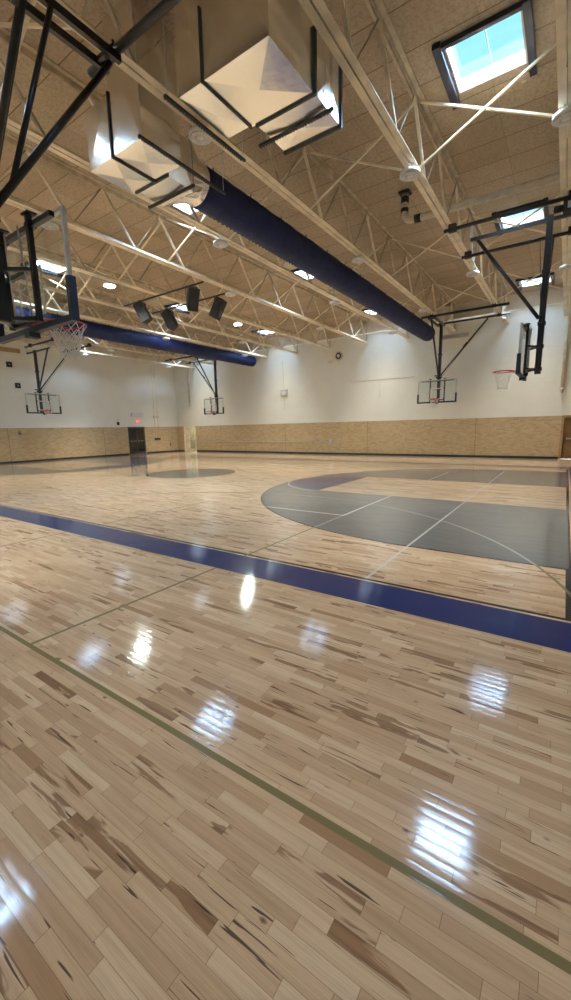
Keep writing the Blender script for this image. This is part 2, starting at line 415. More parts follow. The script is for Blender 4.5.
# doors
def glazed_leaf(parent, w, h, frame, x0=0.0):
    s = .10
    m = MB().box(x0, x0+s, -.02, .02, .01, h).box(x0+w-s, x0+w, -.02, .02, .01, h).box(x0+s, x0+w-s, -.02, .02, .01, .22).box(x0+s, x0+w-s, -.02, .02, h-s, h)
    f = m.build('door_leaf', frame, parent)
    MB().box(x0+s, x0+w-s, -.006, .006, .22, h-s).build('pane', 'doorglass', f)
    MB().box(x0+s, x0+w-s, -.055, -.03, .98, 1.02).box(x0+s-.02, x0+s+.02, -.055, -.02, .96, 1.04).build('push_bar', 'steel', f)
    return f
d1 = bpy.data.objects.new('door_1', None); COL.objects.link(d1); d1['kind'] = 'structure'; d1.location = (FD[0], YF, 0)
W = FD[1]-FD[0]
MB().box(0, .07, -.03, .2, 0, 2.07).box(W-.07, W, -.03, .2, 0, 2.07).box(.07, W-.07, -.03, .2, 2.0, 2.07).box(.52, .59, -.01, .2, 0, 2.0).build('door_frame', 'cream', d1)
glazed_leaf(d1, .79, 1.98, 'cream', .60)
MB().box(.09, .51, .03, .07, .02, 1.98).build('side_panel', 'cream', d1)
MB().tube([(.47, -.02, .98), (.47, -.06, .98), (.40, -.06, .98)], .012).tube([(.47, .03, .98), (.47, -.02, .98)], .02).build('door_handle', 'steel', d1)
d2 = bpy.data.objects.new('door_2', None); COL.objects.link(d2); d2['kind'] = 'structure'; d2.location = (XL, LD[0], 0); d2.rotation_euler = (0, 0, PI/2)
W = LD[1]-LD[0]
MB().box(0, .06, -.03, .2, 0, 2.07).box(W-.06, W, -.03, .2, 0, 2.07).box(.06, W-.06, -.03, .2, 2.01, 2.07).build('door_frame', 'darkframe', d2)
glazed_leaf(d2, .665, 1.99, 'darkframe', .065); glazed_leaf(d2, .665, 1.99, 'darkframe', .735)
d3 = bpy.data.objects.new('door_3', None); COL.objects.link(d3); d3['kind'] = 'structure'; d3.location = (BD[0], YF, 0)
W = BD[1]-BD[0]
MB().box(-.05, .05, -.03, .2, 0, 2.07).box(W-.06, W, -.03, .2, 0, 2.02).box(.05, W-.06, -.03, .2, 1.95, 2.07).build('door_frame', 'ply', d3)
dl = MB().box(.05, W-.06, .10, .15, .01, 1.95).build('door_leaf', 'brown', d3)
MB().box(.2, W-.2, .06, .09, .95, 1.0).box(.2, .24, .06, .11, .93, 1.02).box(W-.24, W-.2, .06, .11, .93, 1.02).build('push_bar', 'steel', dl)

# ------------------------------------------------------------------ skylights
colw = ['over the right end of the court', 'above the long navy duct', 'left of centre court', 'over the left end of the court']
roww = ['nearest the camera', 'second row from the camera', 'third row from the camera', 'next to the far wall']
def make_skylight():
    o = thing('skylight', '', 'skylight', (0,0,0), 0, 'square skylights in the roof')
    t_ = .03; z1 = .19
    MB().box(-SW+.001, -SW+t_, -SL+.001, SL-.001, -.01, z1).box(SW-t_, SW-.001, -SL+.001, SL-.001, -.01, z1).box(-SW+t_, SW-t_, -SL+.001, -SL+t_, -.01, z1).box(-SW+t_, SW-t_, SL-t_, SL-.001, -.01, z1).build('curb', 'white', o)
    MB().box(-SW+t_, SW-t_, SL-t_-.015, SL-t_, .15, .185).build('curb_lip', 'ply', o)
    p = MB().box(-SW-.02, SW+.02, -SL-.02, SL+.02, z1, z1+.008).build('pane', 'pane', o)
    MB().box(-.005, .005, -SL, SL, z1-.012, z1-.002).build('glazing_bar', 'darkframe', p)
    MB().box(-SW-.15, -SW-.02, -SL-.13, SL+.22, -.10, -.012).build('blind_track', 'darkframe', o)
    MB().box(SW+.02, SW+.13, -SL-.13, SL+.22, -.10, -.012).build('blind_track', 'darkframe', o)
    MB().box(-SW-.02, SW+.02, -SL-.08, -SL-.01, -.09, -.012).build('blind_box', 'darkframe', o)
    return o
sk0 = make_skylight(); first = True
for i, x in enumerate(SKX):
    for j, y in enumerate(SKY):
        lab = 'skylight %s, %s' % (colw[i], roww[j])
        if i == 0 and j == 1: o = sk0; o.location = (x, y, H); o['label'] = lab
        else: o = dup(sk0, (x, y, H), lab)
        if i == 0 and j == 0: MB().box(-SW+.035, SW-.035, -SL+.035, .24, .02, .03).build('added_shade_panel', 'fascia', o)  # unseen panel added to cut the daylight on the near floor
        # daylight sampling portal filling the opening
        pd = bpy.data.lights.new('sky_portal', 'AREA'); pd.shape = 'RECTANGLE'; pd.size = 2*SW; pd.size_y = 2*SL; pd.cycles.is_portal = True
        po = bpy.data.objects.new('sky_portal', pd); COL.objects.link(po); po.location = (x, y, H+.27)

# ------------------------------------------------------------------ roof trusses
ZB, ZT = 6.56, 7.74
PN = 1.75
botn = [23.5-PN*k for k in range(14)]
topn = [b-PN/2 for b in botn[:-1]]
def make_truss():
    o = thing('roof_truss', '', 'roof truss', (0,0,0), 0, 'cream steel trusses spanning to the far wall')
    m = MB()
    for s in (-1, 1):
        m.box(s*.012, s*.115, YN+.1, YF-.01, ZB, ZB+.012); m.box(s*.012, s*.024, YN+.1, YF-.01, ZB+.012, ZB+.10)
    m.build('bottom_chord', 'cream', o)
    m = MB()
    for s in (-1, 1):
        m.box(s*.012, s*.105, YN+.1, YF-.06, ZT+.088, H-.006); m.box(s*.012, s*.026, YN+.1, YF-.06, ZT, ZT+.088)
    m.build('top_chord', 'creamd', o)
    for k, b in enumerate(botn):
        if k < len(topn):
            tpt = (0, topn[k], ZT+.04)
            MB().bar((0, topn[k], ZT+.04), (0, b, ZB+.06), .055, .050).build('diagonal', 'cream' if k % 2 == 0 else 'creamd', o)
            if k+1 < len(botn):
                MB().tube([(0, topn[k], ZT+.04), (0, botn[k+1], ZB+.06)], .015, 6).build('tie_rod', 'rodm', o)
    MB().bar((0, YF-.05, ZT), (0, YF-.05, ZB+.02), .05).build('end_post', 'creamd', o)
    MB().bar((0, YF-.1, ZT+.03), (0, botn[1]+1.75*.0, ZB+.08), .05, .04).build('diagonal', 'creamd', o)
    return o
TRN = ['rightmost cream steel roof truss, running above the right baseline'] + \
      ['cream steel roof truss, %s from the right, running from the camera towards the far wall' % w for w in ORD[1:11]]
tr0 = make_truss()
for k, x in enumerate(JX):
    if k == 0: tr0.location = (x, 0, 0); tr0['label'] = TRN[0]
    else: dup(tr0, (x, 0, 0), TRN[k])

# cross bracing between the trusses
def make_brace():
    o = thing('cross_brace', '', 'brace', (0,0,0), 0, 'crossed braces between the roof trusses')
    MB().bar((.03, -.03, ZB+.05), (2.41, -.03, ZT+.05), .045, .035).build('brace_bar', 'cream', o)
    MB().bar((.03, .03, ZT+.05), (2.41, .03, ZB+.05), .045, .035).build('brace_bar', 'cream', o)
    return o
cb0 = None
for k in range(1, 11):
    for j, y in enumerate((3.5, 8.85, 14.1, 19.4)):
        lab = 'crossed steel braces, %s truss gap from the right, %s' % (ORD[k-1], ['row nearest the camera', 'second row away', 'third row away', 'row nearest the far wall'][j])
        if cb0 is None: cb0 = make_brace(); cb0.location = (JX[k], y, 0); cb0['label'] = lab
        else: dup(cb0, (JX[k], y, 0), lab)

# ------------------------------------------------------------------ round high bay lamps
def make_lamp(lit):
    o = thing('ceiling_light', '', 'lamp', (0,0,0), 0, 'round lamps under the roof trusses')
    MB().lathe([(.02, .125), (.05, .12), (.10, .09), (.185, .075), (.19, .02), (.17, .01), (.165, .02), (.05, .02)], seg=28).build('housing', 'white', o)
    MB().lathe([(.155, .018), (.16, .006), (.15, .0), (.075, .0), (.07, .01)], seg=28).build('lens', 'lamp' if lit else 'lens', o)
    m = MB()
    for q in range(16):
        a = 2*PI*q/16; m.bar((.06*math.cos(a), .06*math.sin(a), .002), (.17*math.cos(a), .17*math.sin(a), .002), .006, .010)
    m.build('fin_ring', 'steel', o)
    MB().tube([(0, 0, .11), (0, 0, .19)], .012, 8).box(-.07, .07, -.04, .04, .188, .203).build('stem', 'white', o)
    return o
off0 = make_lamp(False); on0 = None; used = False
def put_lamp(k, y, lit, yy):
    global on0, used
    w = 'lit' if lit else 'unlit'
    lab = '%s round white lamp under the %s roof truss from the right, %s' % (w, ORD[k], yy)
    loc = (JX[k], y, ZB-.20)
    if lit:
        if on0 is None: on0 = make_lamp(True); on0.location = loc; on0['label'] = lab
        else: dup(on0, loc, lab)
    elif not used: used = True; off0.location = loc; off0['label'] = lab
    else: dup(off0, loc, lab)
for k in range(11):
    ys = (2.2, 8.5, 14.8, 21.1) if k % 2 else (5.45, 11.6, 18.0)
    if k in (1, 9): ys = (8.5, 14.8, 21.65)
    if k == 10: ys = (8.5, 14.6, 21.0)
    if k == 0: ys = (2.2, 8.5, 16.0)
    for y, yy in zip(ys, ['nearest the camera', 'second from the camera', 'third from the camera', 'nearest the far wall']):
        put_lamp(k, y, k == 5 and y in (8.5, 14.8), yy)

# ------------------------------------------------------------------ basketball hoops
S = .97
def make_net(parent, c, r=.222, cord=.0035):
    m = MB(); n = 12; rows = 6; L = .40
    def P(i, a):
        t_ = i/rows; rr = r*(1-.57*t_**.7) + (.012 if i == rows else 0); wob = .006*math.sin(a*3+i)
        return V((c[0]+(rr+wob)*math.cos(a), c[1]+(rr+wob)*math.sin(a), c[2]-.01-L*t_))
    for q in range(n):
        for sgn in (1, -1):
            pts = [P(i, 2*PI*(q + (.5*sgn if i % 2 else 0))/n) for i in range(rows+1)]
            m.tube(pts, cord, 5)
    return m.build('net', 'net', parent)
def make_hoop(label, loc, rz, lat=1, kind='y', padm='pad', motor=False, dz=0.0):
    """local +y is the way the board faces; origin on the floor under the mast"""
    o = thing('basketball_hoop', label, 'basketball hoop', loc, rz, 'ceiling hung basketball hoops')
    B0, B1 = 2.82+dz, 3.86+dz; w = .89; yb = .33
    g = MB().box(-w+.02, w-.02, yb-.006, yb+.006, B0+.02, B1-.02).build('backboard', 'glass', o)
    m = MB()
    m.box(-w, w, yb-.03, yb+.012, B1-.035, B1).box(-w, w, yb-.03, yb+.012, B0, B0+.035)
    m.box(-w, -w+.035, yb-.03, yb+.012, B0+.035, B1-.035).box(w-.035, w, yb-.03, yb+.012, B0+.035, B1-.035)
    m.build('board_frame', 'steel', g)
    m = MB(); hp = .40
    m.box(-w-.022, w+.022, yb-.045, yb+.03, B0-.035, B0+.03)
    for s_ in (-1, 1): m.box(s_*(w+.024), s_*(w-.045), yb-.047, yb+.032, B0-.034, B0+hp)
    m.build('edge_padding', padm, g, bevel=.006)
    m = MB(); a, b_, z0, z1, t_ = .29, .24, 3.00+dz, 3.43+dz, .040
    m.box(-a, a, yb+.007, yb+.009, z1, z1+t_).box(-a, a, yb+.007, yb+.009, z0-t_, z0)
    m.box(-a, -a+t_, yb+.007, yb+.009, z0, z1).box(a-t_, a, yb+.007, yb+.009, z0, z1)
    m.build('target_square', 'tapewhite', g)
    # steel frame behind the glass
    m = MB()
    for s_ in (-1, 1):
        m.bar((s_*.33, yb-.09, B0+.03), (s_*.33, yb-.09, B1+.05), .055, .05)
        m.box(s_*.33-.07, s_*.33+.07, yb-.13, yb-.03, B1+.05, B1+.065)
        m.bar((s_*.33, yb-.03, B1-.05), (s_*.33, yb-.12, B1-.05), .09, .05)
        m.bar((s_*.30, yb-.09, 3.45), (0, .02, 3.45), .04); m.bar((s_*.30, yb-.09, 2.95), (0, .02, 2.95), .04)
    m.bar((-.33, yb-.09, 3.45), (.33, yb-.09, 3.45), .045); m.bar((-.33, yb-.09, 2.95), (.33, yb-.09, 2.95), .05)
    m.bar((-.75, yb-.06, B1-.045), (.75, yb-.06, B1-.045), .05, .05)
    m.build('mounting_frame', 'black', o)
    MB().tube([(-.20, yb-.10, B0+.1), (-.16, yb-.13, 3.9)], .010, 8).tube([(.20, yb-.10, B0+.1), (.16, yb-.13, 3.9)], .010, 8).build('height_rod', 'steel', o)
    # rim
    cy = yb + .012 + .148 + .222; rz_ = 3.05*S + dz
    m = MB().tube([(.222*math.cos(2*PI*k/32), cy+.222*math.sin(2*PI*k/32), rz_) for k in range(32)], .012, 8, closed=True)
    m.box(-.12, .12, yb+.012, yb+.10, rz_-.012, rz_-.004); m.box(-.085, .085, yb+.010, yb+.022, rz_-.10, rz_+.03)
    for s_ in (-1, 1):
        m.tube([(s_*.07, yb+.02, rz_-.07), (s_*.16, cy-.13, rz_-.008)], .007, 6); m.bar((s_*.10, yb+.08, rz_-.008), (s_*.12, cy-.19, rz_-.008), .012)
    rim = m.build('rim', 'rim', o)
    make_net(rim, (0, cy, rz_), cord=.0055 if dz else .0035)
    MB().prism([(-.06, yb-.09), (.06, yb-.09), (.05, yb+.035), (-.05, yb+.035)], B0-.09, B0-.036).build('rim_bracket', 'blackm', o)
    # mast
    ztop = 6.18 if kind == 'x' else 6.38
    MB().bar((0, 0, B0+.02), (0, 0, ztop), .125, .125).build('mast', 'black', o, bevel=.01)
    for z in (2.95, 3.45, 3.95, 5.05): MB().box(-.08, .08, -.08, .08, z-.035, z+.035).build('clamp', 'blackm', o)
    zj = 4.08
    MB().bar((-.14, .02, 3.99), (.14, .02, 3.99), .07).tube([(-.12, 0, zj), (.22, 0, zj)], .03).build('brace_collar', 'black', o)
    fy = 1.62 if kind == 'y' else 1.50
    m = MB().tube([(.03, .07, zj), (.03, fy, ztop-.06)], .040, 10)
    m.build('forward_brace', 'black', o)
    la = 2.0*lat
    if kind == 'y':
        m = MB().tube([(.05*lat, 0, zj), (la, .03, 6.38)], .034, 10).tube([(.52*la, 0, (zj+6.38)/2+.05), (.60*la, .02, (zj+6.38)/2+.22)], .046, 10)
        m.build('lateral_brace', 'black', o)
        MB().tube([(.10*lat, 0, 4.0), (la-.05*lat, .06, 6.30)], .007, 6).build('hoist_cable', 'blackm', o)
        MB().tube([(-.45*lat, 1.66, 6.44), (3.0*lat, 1.66, 6.44)], .052, 12).build('ceiling_pipe', 'black', o)
        MB().tube([(-.25*lat, -.03, 6.44), (2.85*lat, -.03, 6.44)], .042, 12).build('ceiling_pipe', 'black', o)
        m = MB()
        for s_ in (-.13, .13): m.bar((s_, -.05, 6.36), (s_, 1.70, 6.36), .06, .09)
        m.bar((-.13, 1.55, 6.37), (.13, 1.55, 6.37), .05); m.build('hinge_rail', 'black', o)
        for xx in (0.02, 2.44*lat):
            for yy in (-.03, 1.66): MB().box(xx-.08, xx+.08, yy-.05, yy+.05, 6.39, 6.50).bar((xx-.05, yy, 6.49), (xx-.05, yy, ZB+.02), .02).bar((xx+.05, yy, 6.49), (xx+.05, yy, ZB+.02), .02).build('clamp', 'blackm', o)
    else:
        # pipes run across the trusses, i.e. along the board's facing direction
        MB().tube([(0, -1.0, 6.45), (0, 2.25, 6.45)], .045, 12).build('ceiling_pipe', 'black', o)
        MB().tube([(lat*1.95, -1.0, 6.44), (lat*1.95, 2.22, 6.44)], .045, 12).build('ceiling_pipe', 'black', o)
        MB().bar((0, -.9, 6.10), (0, 1.62, 6.10), .06, .07).build('hinge_rail', 'black', o)
        for yy in (1.60, -.85): MB().bar((0, yy, 6.10), (0, yy, 6.45), .03, .05).build('hanger', 'steel', o)
        MB().tube([(lat*.05, -.02, zj), (lat*1.93, .02, 6.40)], .034, 10).build('lateral_brace', 'black', o)
        MB().tube([(lat*.10, .03, 4.0), (lat*1.90, .3, 6.40)], .007, 6).build('hoist_cable', 'blackm', o)
        for yy in (2.05, -.38):
            for xx in (0, lat*1.95): MB().box(xx-.06, xx+.06, yy-.09, yy+.09, 6.39, 6.56).build('clamp', 'blackm', o)
    if motor:
        MB().box(-.12, .12, -.50, -.22, 6.16, 6.38).tube([(0, -.22, 6.27), (0, -.05, 6.27)], .07, 14).tube([(.0, -.62, 6.26), (.0, -.50, 6.26)], .10, 16).build('winch_motor', 'blackm', o)
        MB().box(-.125, -.122, -.42, -.30, 6.20, 6.33).build('rating_plate', 'steel', o)
    return o
nh = make_hoop('large near hoop at upper left, seen from behind its glass board', (-5.20, 2.15, 0), 0, 1, 'y', dz=.065)
MB().tube([(0, .27, 4.36), (.13, .85, 6.34)], .030, 10).build('inner_brace', 'black', nh)
make_hoop('hoop at the right edge, board seen edge on above the grey key', (-.66, CY, 0), PI/2, 1, 'x', motor=True)
make_hoop('distant hoop in front of the far wall, right of the near navy duct', (-5.27, 20.95, 0), PI, -1, 'y')
make_hoop('distant hoop in front of the far wall close to the corner glass door', (2*CX+4.97, 20.95, 0), PI, 1, 'y', padm='rubber')
make_hoop('distant hoop in front of the left wall, facing down the main court', (2*CX+.72, CY, 0), -PI/2, -1, 'x', padm='rubber')

# ------------------------------------------------------------------ fabric ducts
def fabric_duct(label, x, y0, y1, zc, r):
    o = thing('fabric_duct', label, 'air duct', (x, 0, zc))
    m = MB(); ys = []; rs = []
    n = 90
    for i in range(n+1):
        y = y0+(y1-y0)*i/n; ys.append(y); rs.append(r*(1+.014*math.sin(i*.9)+.010*math.sin(i*2.3+1)))
    m.tube([(0, y, 0) for y in ys], r, 36, True, False, rs); m.build('sleeve', 'fabric', o)
    MB().tube([(0, y1, 0), (0, y1+.03, 0), (0, y1+.05, 0)], r, 36, True, False, [r*1.0, r*.97, r*.80]).build('end_cap', 'fabric', o)
    m = MB(); a = math.radians(-62)
    for i in range(int((y1-y0)/.13)):
        y = y0+.1+i*.13; m.box(-r*.47-.010, -r*.47+.010, y, y+.035, -r*.905, -r*.88) if False else m.bar((math.cos(a)*r*-1.01, y, math.sin(a)*r*1.01), (math.cos(a)*r*-1.01, y+.04, math.sin(a)*r*1.01), .014, .014)
    m.build('vent_holes', 'rubber', o, kind='stuff')
    MB().tube([(0, y0+.2, r+.16), (0, y1+.2, r+.16)], .008, 6).build('hanger_cable', 'steel', o)
    y = y0+.5
    while y < y1: MB().bar((0, y, r-.01), (0, y, r+.17), .012, .03).build('hanger_clip', 'blackm', o); y += 1.2
    return o
fabric_duct('long navy fabric duct from the metal box duct towards the far wall', -6.32, 6.342, 22.5, 6.40, .365)
fabric_duct('navy fabric duct on the left side of the hall, behind the near hoop', -18.42, 4.5, 23.05, 6.36, .345)

# ------------------------------------------------------------------ metal box ducts
def pyramid_box(m, x0, x1, y0, y1, z0, z1, d=.03):
    """box whose broad faces are cross-broken: each face carries a shallow raised centre"""
    c = V(((x0+x1)/2, (y0+y1)/2, (z0+z1)/2))
    P = [V(q) for q in ((x0,y0,z0),(x1,y0,z0),(x1,y1,z0),(x0,y1,z0),(x0,y0,z1),(x1,y0,z1),(x1,y1,z1),(x0,y1,z1))]
    for f in ((0,3,2,1),(4,5,6,7),(0,1,5,4),(1,2,6,5),(2,3,7,6),(3,0,4,7)):
        q = [P[i] for i in f]; mid = sum(q, V((0,0,0)))/4; nn = (mid-c).normalized(); mid = mid+nn*d
        vs = [m.b.verts.new(k) for k in q]; vm = m.b.verts.new(mid)
        for i in range(4): m.b.faces.new((vs[i], vs[(i+1) % 4], vm))
    return m
def flange(m, x0, x1, y0, y1, z0, z1, axis):
    t_ = .035; e = .025
    if axis == 'y':     # ring in the xz plane at y0..y1
        m.box(x0-e, x1+e, y0, y1, z0-e, z0+t_-e).box(x0-e, x1+e, y0, y1, z1-t_+e, z1+e).box(x0-e, x0+t_-e, y0, y1, z0, z1).box(x1-t_+e, x1+e, y0, y1, z0, z1)
    elif axis == 'x':
        m.box(x0, x1, y0-e, y1+e, z0-e, z0+t_-e).box(x0, x1, y0-e, y1+e, z1-t_+e, z1+e).box(x0, x1, y0-e, y0+t_-e, z0, z1).box(x0, x1, y1-t_+e, y1+e, z0, z1)
    else:
        m.box(x0-e, x1+e, y0-e, y0+t_-e, z0, z1).box(x0-e, x1+e, y1-t_+e, y1+e, z0, z1).box(x0-e, x0+t_-e, y0, y1, z0, z1).box(x1-t_+e, x1+e, y0, y1, z0, z1)
def strut_bar(m, a, b):
    a = V(a); b = V(b); d = (b-a); L = d.length; d.normalize()
    m.bar(a, b, .042, .03)
    n = int(L/.05)
    for i in range(n): m.bar(a+d*(i*.05+.01)+V((0,0,-.020)), a+d*(i*.05+.032)+V((0,0,-.020)), .052, .012)
o = thing('box_duct', 'large galvanised metal box duct at top centre, with a short square outlet', 'air duct', (0,0,0), 0, 'galvanised box ducts')
zb = 6.0
pyramid_box(MB(), -4.10, -3.08, 4.33, 5.30, zb, H-.02).build('riser', 'galv', o)
pyramid_box(MB(), -4.56, -4.105, 4.33, 5.27, zb, H-.02).build('elbow', 'galv', o)
pyramid_box(MB(), -4.02, -3.06, 5.335, 6.02, zb, 6.72).build('outlet', 'galv', o)
m = MB(); flange(m, -4.12, -4.10, 4.33, 5.27, zb, 6.75, 'x'); m.build('joint_flange', 'strut', o); m = MB(); m.box(-4.04, -3.04, 5.30, 5.335, zb-.02, zb+.02); m.box(-4.04, -4.0, 5.30, 5.335, zb, 6.74); m.box(-3.08, -3.04, 5.30, 5.335, zb, 6.74); m.build('joint_flange', 'strut', o); m = MB()
flange(m, -4.02, -3.06, 6.02, 6.06, zb, 6.72, 'y')
m.build('joint_flange', 'strut', o)
MB().box(-3.98, -3.10, 6.061, 6.07, zb+.04, 6.68).build('outlet_grille', 'grill', o)
m = MB(); strut_bar(m, (-4.62, 4.15, zb-.045), (-4.62, 5.75, zb-.045)); m.build('strut_channel', 'strut', o); m = MB(); strut_bar(m, (-4.22, 5.62, zb-.045), (-2.95, 5.62, zb-.045)); m.build('strut_channel', 'strut', o)
for q in ((-4.62, 4.2), (-4.62, 5.7), (-4.18, 5.62), (-2.99, 5.62)): MB().tube([(q[0], q[1], zb-.06), (q[0], q[1], H-.02)], .006, 6).build('threaded_rod', 'steel', o)
o = thing('box_duct', 'smaller galvanised metal box duct feeding the long navy fabric duct', 'air duct', (0,0,0), 0, 'galvanised box ducts')
pyramid_box(MB(), -6.28, -5.58, 4.50, 5.28, zb, H-.02).build('riser', 'galv', o)
pyramid_box(MB(), -6.93, -6.285, 4.50, 5.33, zb, 6.86).build('elbow', 'galv', o)
pyramid_box(MB(), -6.82, -5.98, 5.345, 5.93, zb, 6.80).build('outlet', 'galv', o)
# square to round collar
m = MB(); cxx, czz, rr = -6.32, 6.40, .372; seg = 32; A = []; B = []; C_ = []
for k in range(seg):
    a = 2*PI*k/seg; ca, sa = math.cos(a), math.sin(a); s_ = 1/max(abs(ca), abs(sa))
    A.append(m.b.verts.new((-6.40+ca*s_*.42, 5.94, 6.40+sa*s_*.40))); B.append(m.b.verts.new((cxx+ca*rr, 6.20, czz+sa*rr))); C_.append(m.b.verts.new((cxx+ca*rr, 6.34, czz+sa*rr)))
for k in range(seg):
    m.b.faces.new((A[k], A[(k+1) % seg], B[(k+1) % seg], B[k])); m.b.faces.new((B[k], B[(k+1) % seg], C_[(k+1) % seg], C_[k])).smooth = True
m.build('round_collar', 'galv', o)
m = MB(); flange(m, -6.30, -6.265, 4.50, 5.30, zb, 6.86, 'x'); m.build('joint_flange', 'strut', o); m = MB(); m.box(-6.84, -5.96, 5.30, 5.342, zb-.02, zb+.02).box(-6.84, -6.80, 5.30, 5.342, zb, 6.82).box(-6.0, -5.96, 5.30, 5.342, zb, 6.82)
m.build('joint_flange', 'strut', o)
m = MB(); strut_bar(m, (-5.50, 4.40, zb-.045), (-5.50, 6.25, zb-.045)); m.build('strut_channel', 'strut', o); m = MB(); strut_bar(m, (-7.0, 5.72, zb-.045), (-5.75, 5.72, zb-.045)); m.build('strut_channel', 'strut', o)
for q in ((-5.50, 4.45), (-5.50, 6.2), (-6.95, 5.72), (-5.8, 5.72)): MB().tube([(q[0], q[1], zb-.06), (q[0], q[1], H-.02)], .006, 6).build('threaded_rod', 'steel', o)

# ------------------------------------------------------------------ hanging loudspeakers
def make_speaker():
    o = thing('hanging_loudspeaker', '', 'speaker', (0,0,0), 0, 'black loudspeakers hung over the centre of the court')
    t_ = math.radians(28); R_ = Matrix.Rotation(-t_, 4, 'X')
    def pr(m):
        bmesh.ops.transform(m.b, matrix=R_, verts=m.b.verts[:]); return m
    pr(MB().prism([(-.19, .17), (.19, .17), (.14, -.17), (-.14, -.17)], -.36, .36)).build('cabinet', 'blackm', o, bevel=.015)
    pr(MB().box(-.17, .17, .172, .182, -.33, .33)).build('grille', 'grill', o)
    m = MB().lathe([(.02, .0), (.05, .004), (.12, .012), (.13, .014)], (0, 0, 0), 20)
    bmesh.ops.transform(m.b, matrix=Matrix.Translation((0, .183, -.13)) @ Matrix.Rotation(-PI/2, 4, 'X'), verts=m.b.verts[:]); pr(m); m.build('woofer', 'black', o)
    MB().bar((-.21, 0, 0), (-.21, 0, .38), .012, .05).bar((.21, 0, 0), (.21, 0, .38), .012, .05).bar((-.21, 0, .38), (.21, 0, .38), .05, .012).build('bracket', 'black', o)
    return o
spk = [((-13.50, 10.42), math.radians(115), 'black loudspeaker hung leftmost of the four, left of centre court'),
       ((-13.50, 11.70), math.radians(102), 'black loudspeaker, lowest of the four, in front of the skylight'),
       ((-10.85, 10.42), math.radians(-115), 'black loudspeaker showing its grille to the camera, highest of the four'),
       ((-10.95, 11.75), math.radians(-70), 'black loudspeaker hung rightmost of the four, beside the lit lamp')]
sp0 = None
for (x, y), a, lab in spk:
    if sp0 is None: sp0 = make_speaker(); sp0.location = (x, y, 6.108); sp0.rotation_euler = (0, 0, a); sp0['label'] = lab
    else: dup(sp0, (x, y, 6.108), lab, a)
for y, lab in ((10.42, 'thin dark pipe carrying the two nearer loudspeakers'), (11.72, 'thin dark pipe carrying the two farther loudspeakers')):
    tag(MB().tube([(-14.6, y, ZB-.03), (-10.3, y, ZB-.03)], .03, 8).build('speaker_pipe', 'blackm'), lab, 'pipe', 'pipes carrying the loudspeakers')

# ------------------------------------------------------------------ pipes and small fixtures
o = thing('vent_pipe', 'cream vent pipe with dark collars, dropping from the roof and bending right', 'pipe', (0,0,0))
MB().box(-4.20, -3.93, 11.68, 11.95, H-.05, H-.005).build('roof_flange', 'blackm', o)
MB().tube([(-4.06, 11.82, H-.05), (-4.06, 11.82, 7.42), (-4.05, 11.82, 7.26), (-3.99, 11.82, 7.17), (-3.90, 11.82, 7.13), (-3.75, 11.82, 7.12), (1.9, 11.95, 7.12)], .085, 16).build('pipe', 'pvc', o)
for a, b in (((-4.06, 11.82, 7.72), (-4.06, 11.82, 7.58)), ((-4.06, 11.82, 7.45), (-4.06, 11.82, 7.36)), ((-3.78, 11.82, 7.12), (-3.62, 11.82, 7.12))): MB().tube([a, b], .10, 16).build('coupling', 'blackm', o)
def roof_drain(x, ztop, zbot, lab, bend):
    o = thing('drain_pipe', lab, 'pipe', (x, YF-.13, 0), 0, 'drain pipes on the far wall')
    MB().tube([(bend, -.05, ztop), (bend*.5, -.02, ztop-.25), (0, 0, ztop-.5), (0, 0, zbot)], .07, 12).build('pipe', 'pvc', o)
    MB().lathe([(.03, -.16), (.05, -.14), (.085, -.02), (.085, .10), (.06, .12)], (0, 0, zbot), 14).build('outlet_cup', 'pvc', o)
    m = MB()
    for z in (zbot+.6, (zbot+ztop)/2): m.box(-.09, .09, .02, .13, z-.02, z+.02)
    m.build('strap', 'steel', o)
roof_drain(-.32, 6.45, 3.25, 'vertical cream drain pipe on the far wall at the right edge', .05)
roof_drain(-25.42, 6.85, 3.75, 'vertical cream drain pipe on the far wall beside the left corner', .45)
tag(MB().tube([(XL+.2, YF-.10, 7.10), (XR-.2, YF-.10, 7.10)], .032, 8).build('wall_rail', 'white'), 'thin white rail running high along the whole far wall', 'rail')
o = thing('wall_speaker', 'round dark ringed speaker high on the far wall', 'speaker', (-12.0, YF-.02, 6.08))
m = MB().lathe([(.27, 0), (.27, .05), (.20, .06)], seg=28); bmesh.ops.transform(m.b, matrix=Matrix.Rotation(PI/2, 4, 'X'), verts=m.b.verts[:]); m.build('ring', 'fascia', o)
m = MB().lathe([(.195, .061), (.18, .08), (.12, .085), (.11, .07)], seg=28); bmesh.ops.transform(m.b, matrix=Matrix.Rotation(PI/2, 4, 'X'), verts=m.b.verts[:]); m.build('dark_ring', 'blackm', o)
m = MB().lathe([(.10, .075), (.05, .09)], seg=20); bmesh.ops.transform(m.b, matrix=Matrix.Rotation(PI/2, 4, 'X'), verts=m.b.verts[:]); m.build('cone', 'white', o)
o = thing('wall_emergency_light', 'small emergency light with two round heads, left of the wall speaker', 'lamp', (-12.62, YF-.04, 5.80))
MB().box(-.14, .14, -.06, .04, -.07, .07).build('battery_box', 'cream', o)
for s_ in (-1, 1):
    m = MB().lathe([(.03, 0), (.075, .03), (.08, .07), (.06, .08)], seg=14); bmesh.ops.transform(m.b, matrix=Matrix.Translation((s_*.17, -.03, .08)) @ Matrix.Rotation(PI/2, 4, 'X'), verts=m.b.verts[:]); m.build('lamp_head', 'white', o)
o = thing('caged_wall_clock', 'small square caged clock on the far wall, at the foot of a thin conduit', 'clock', (-16.15, YF, 4.10))
MB().box(-.27, .27, -.05, -.002, -.24, .24).build('backplate', 'fascia', o)
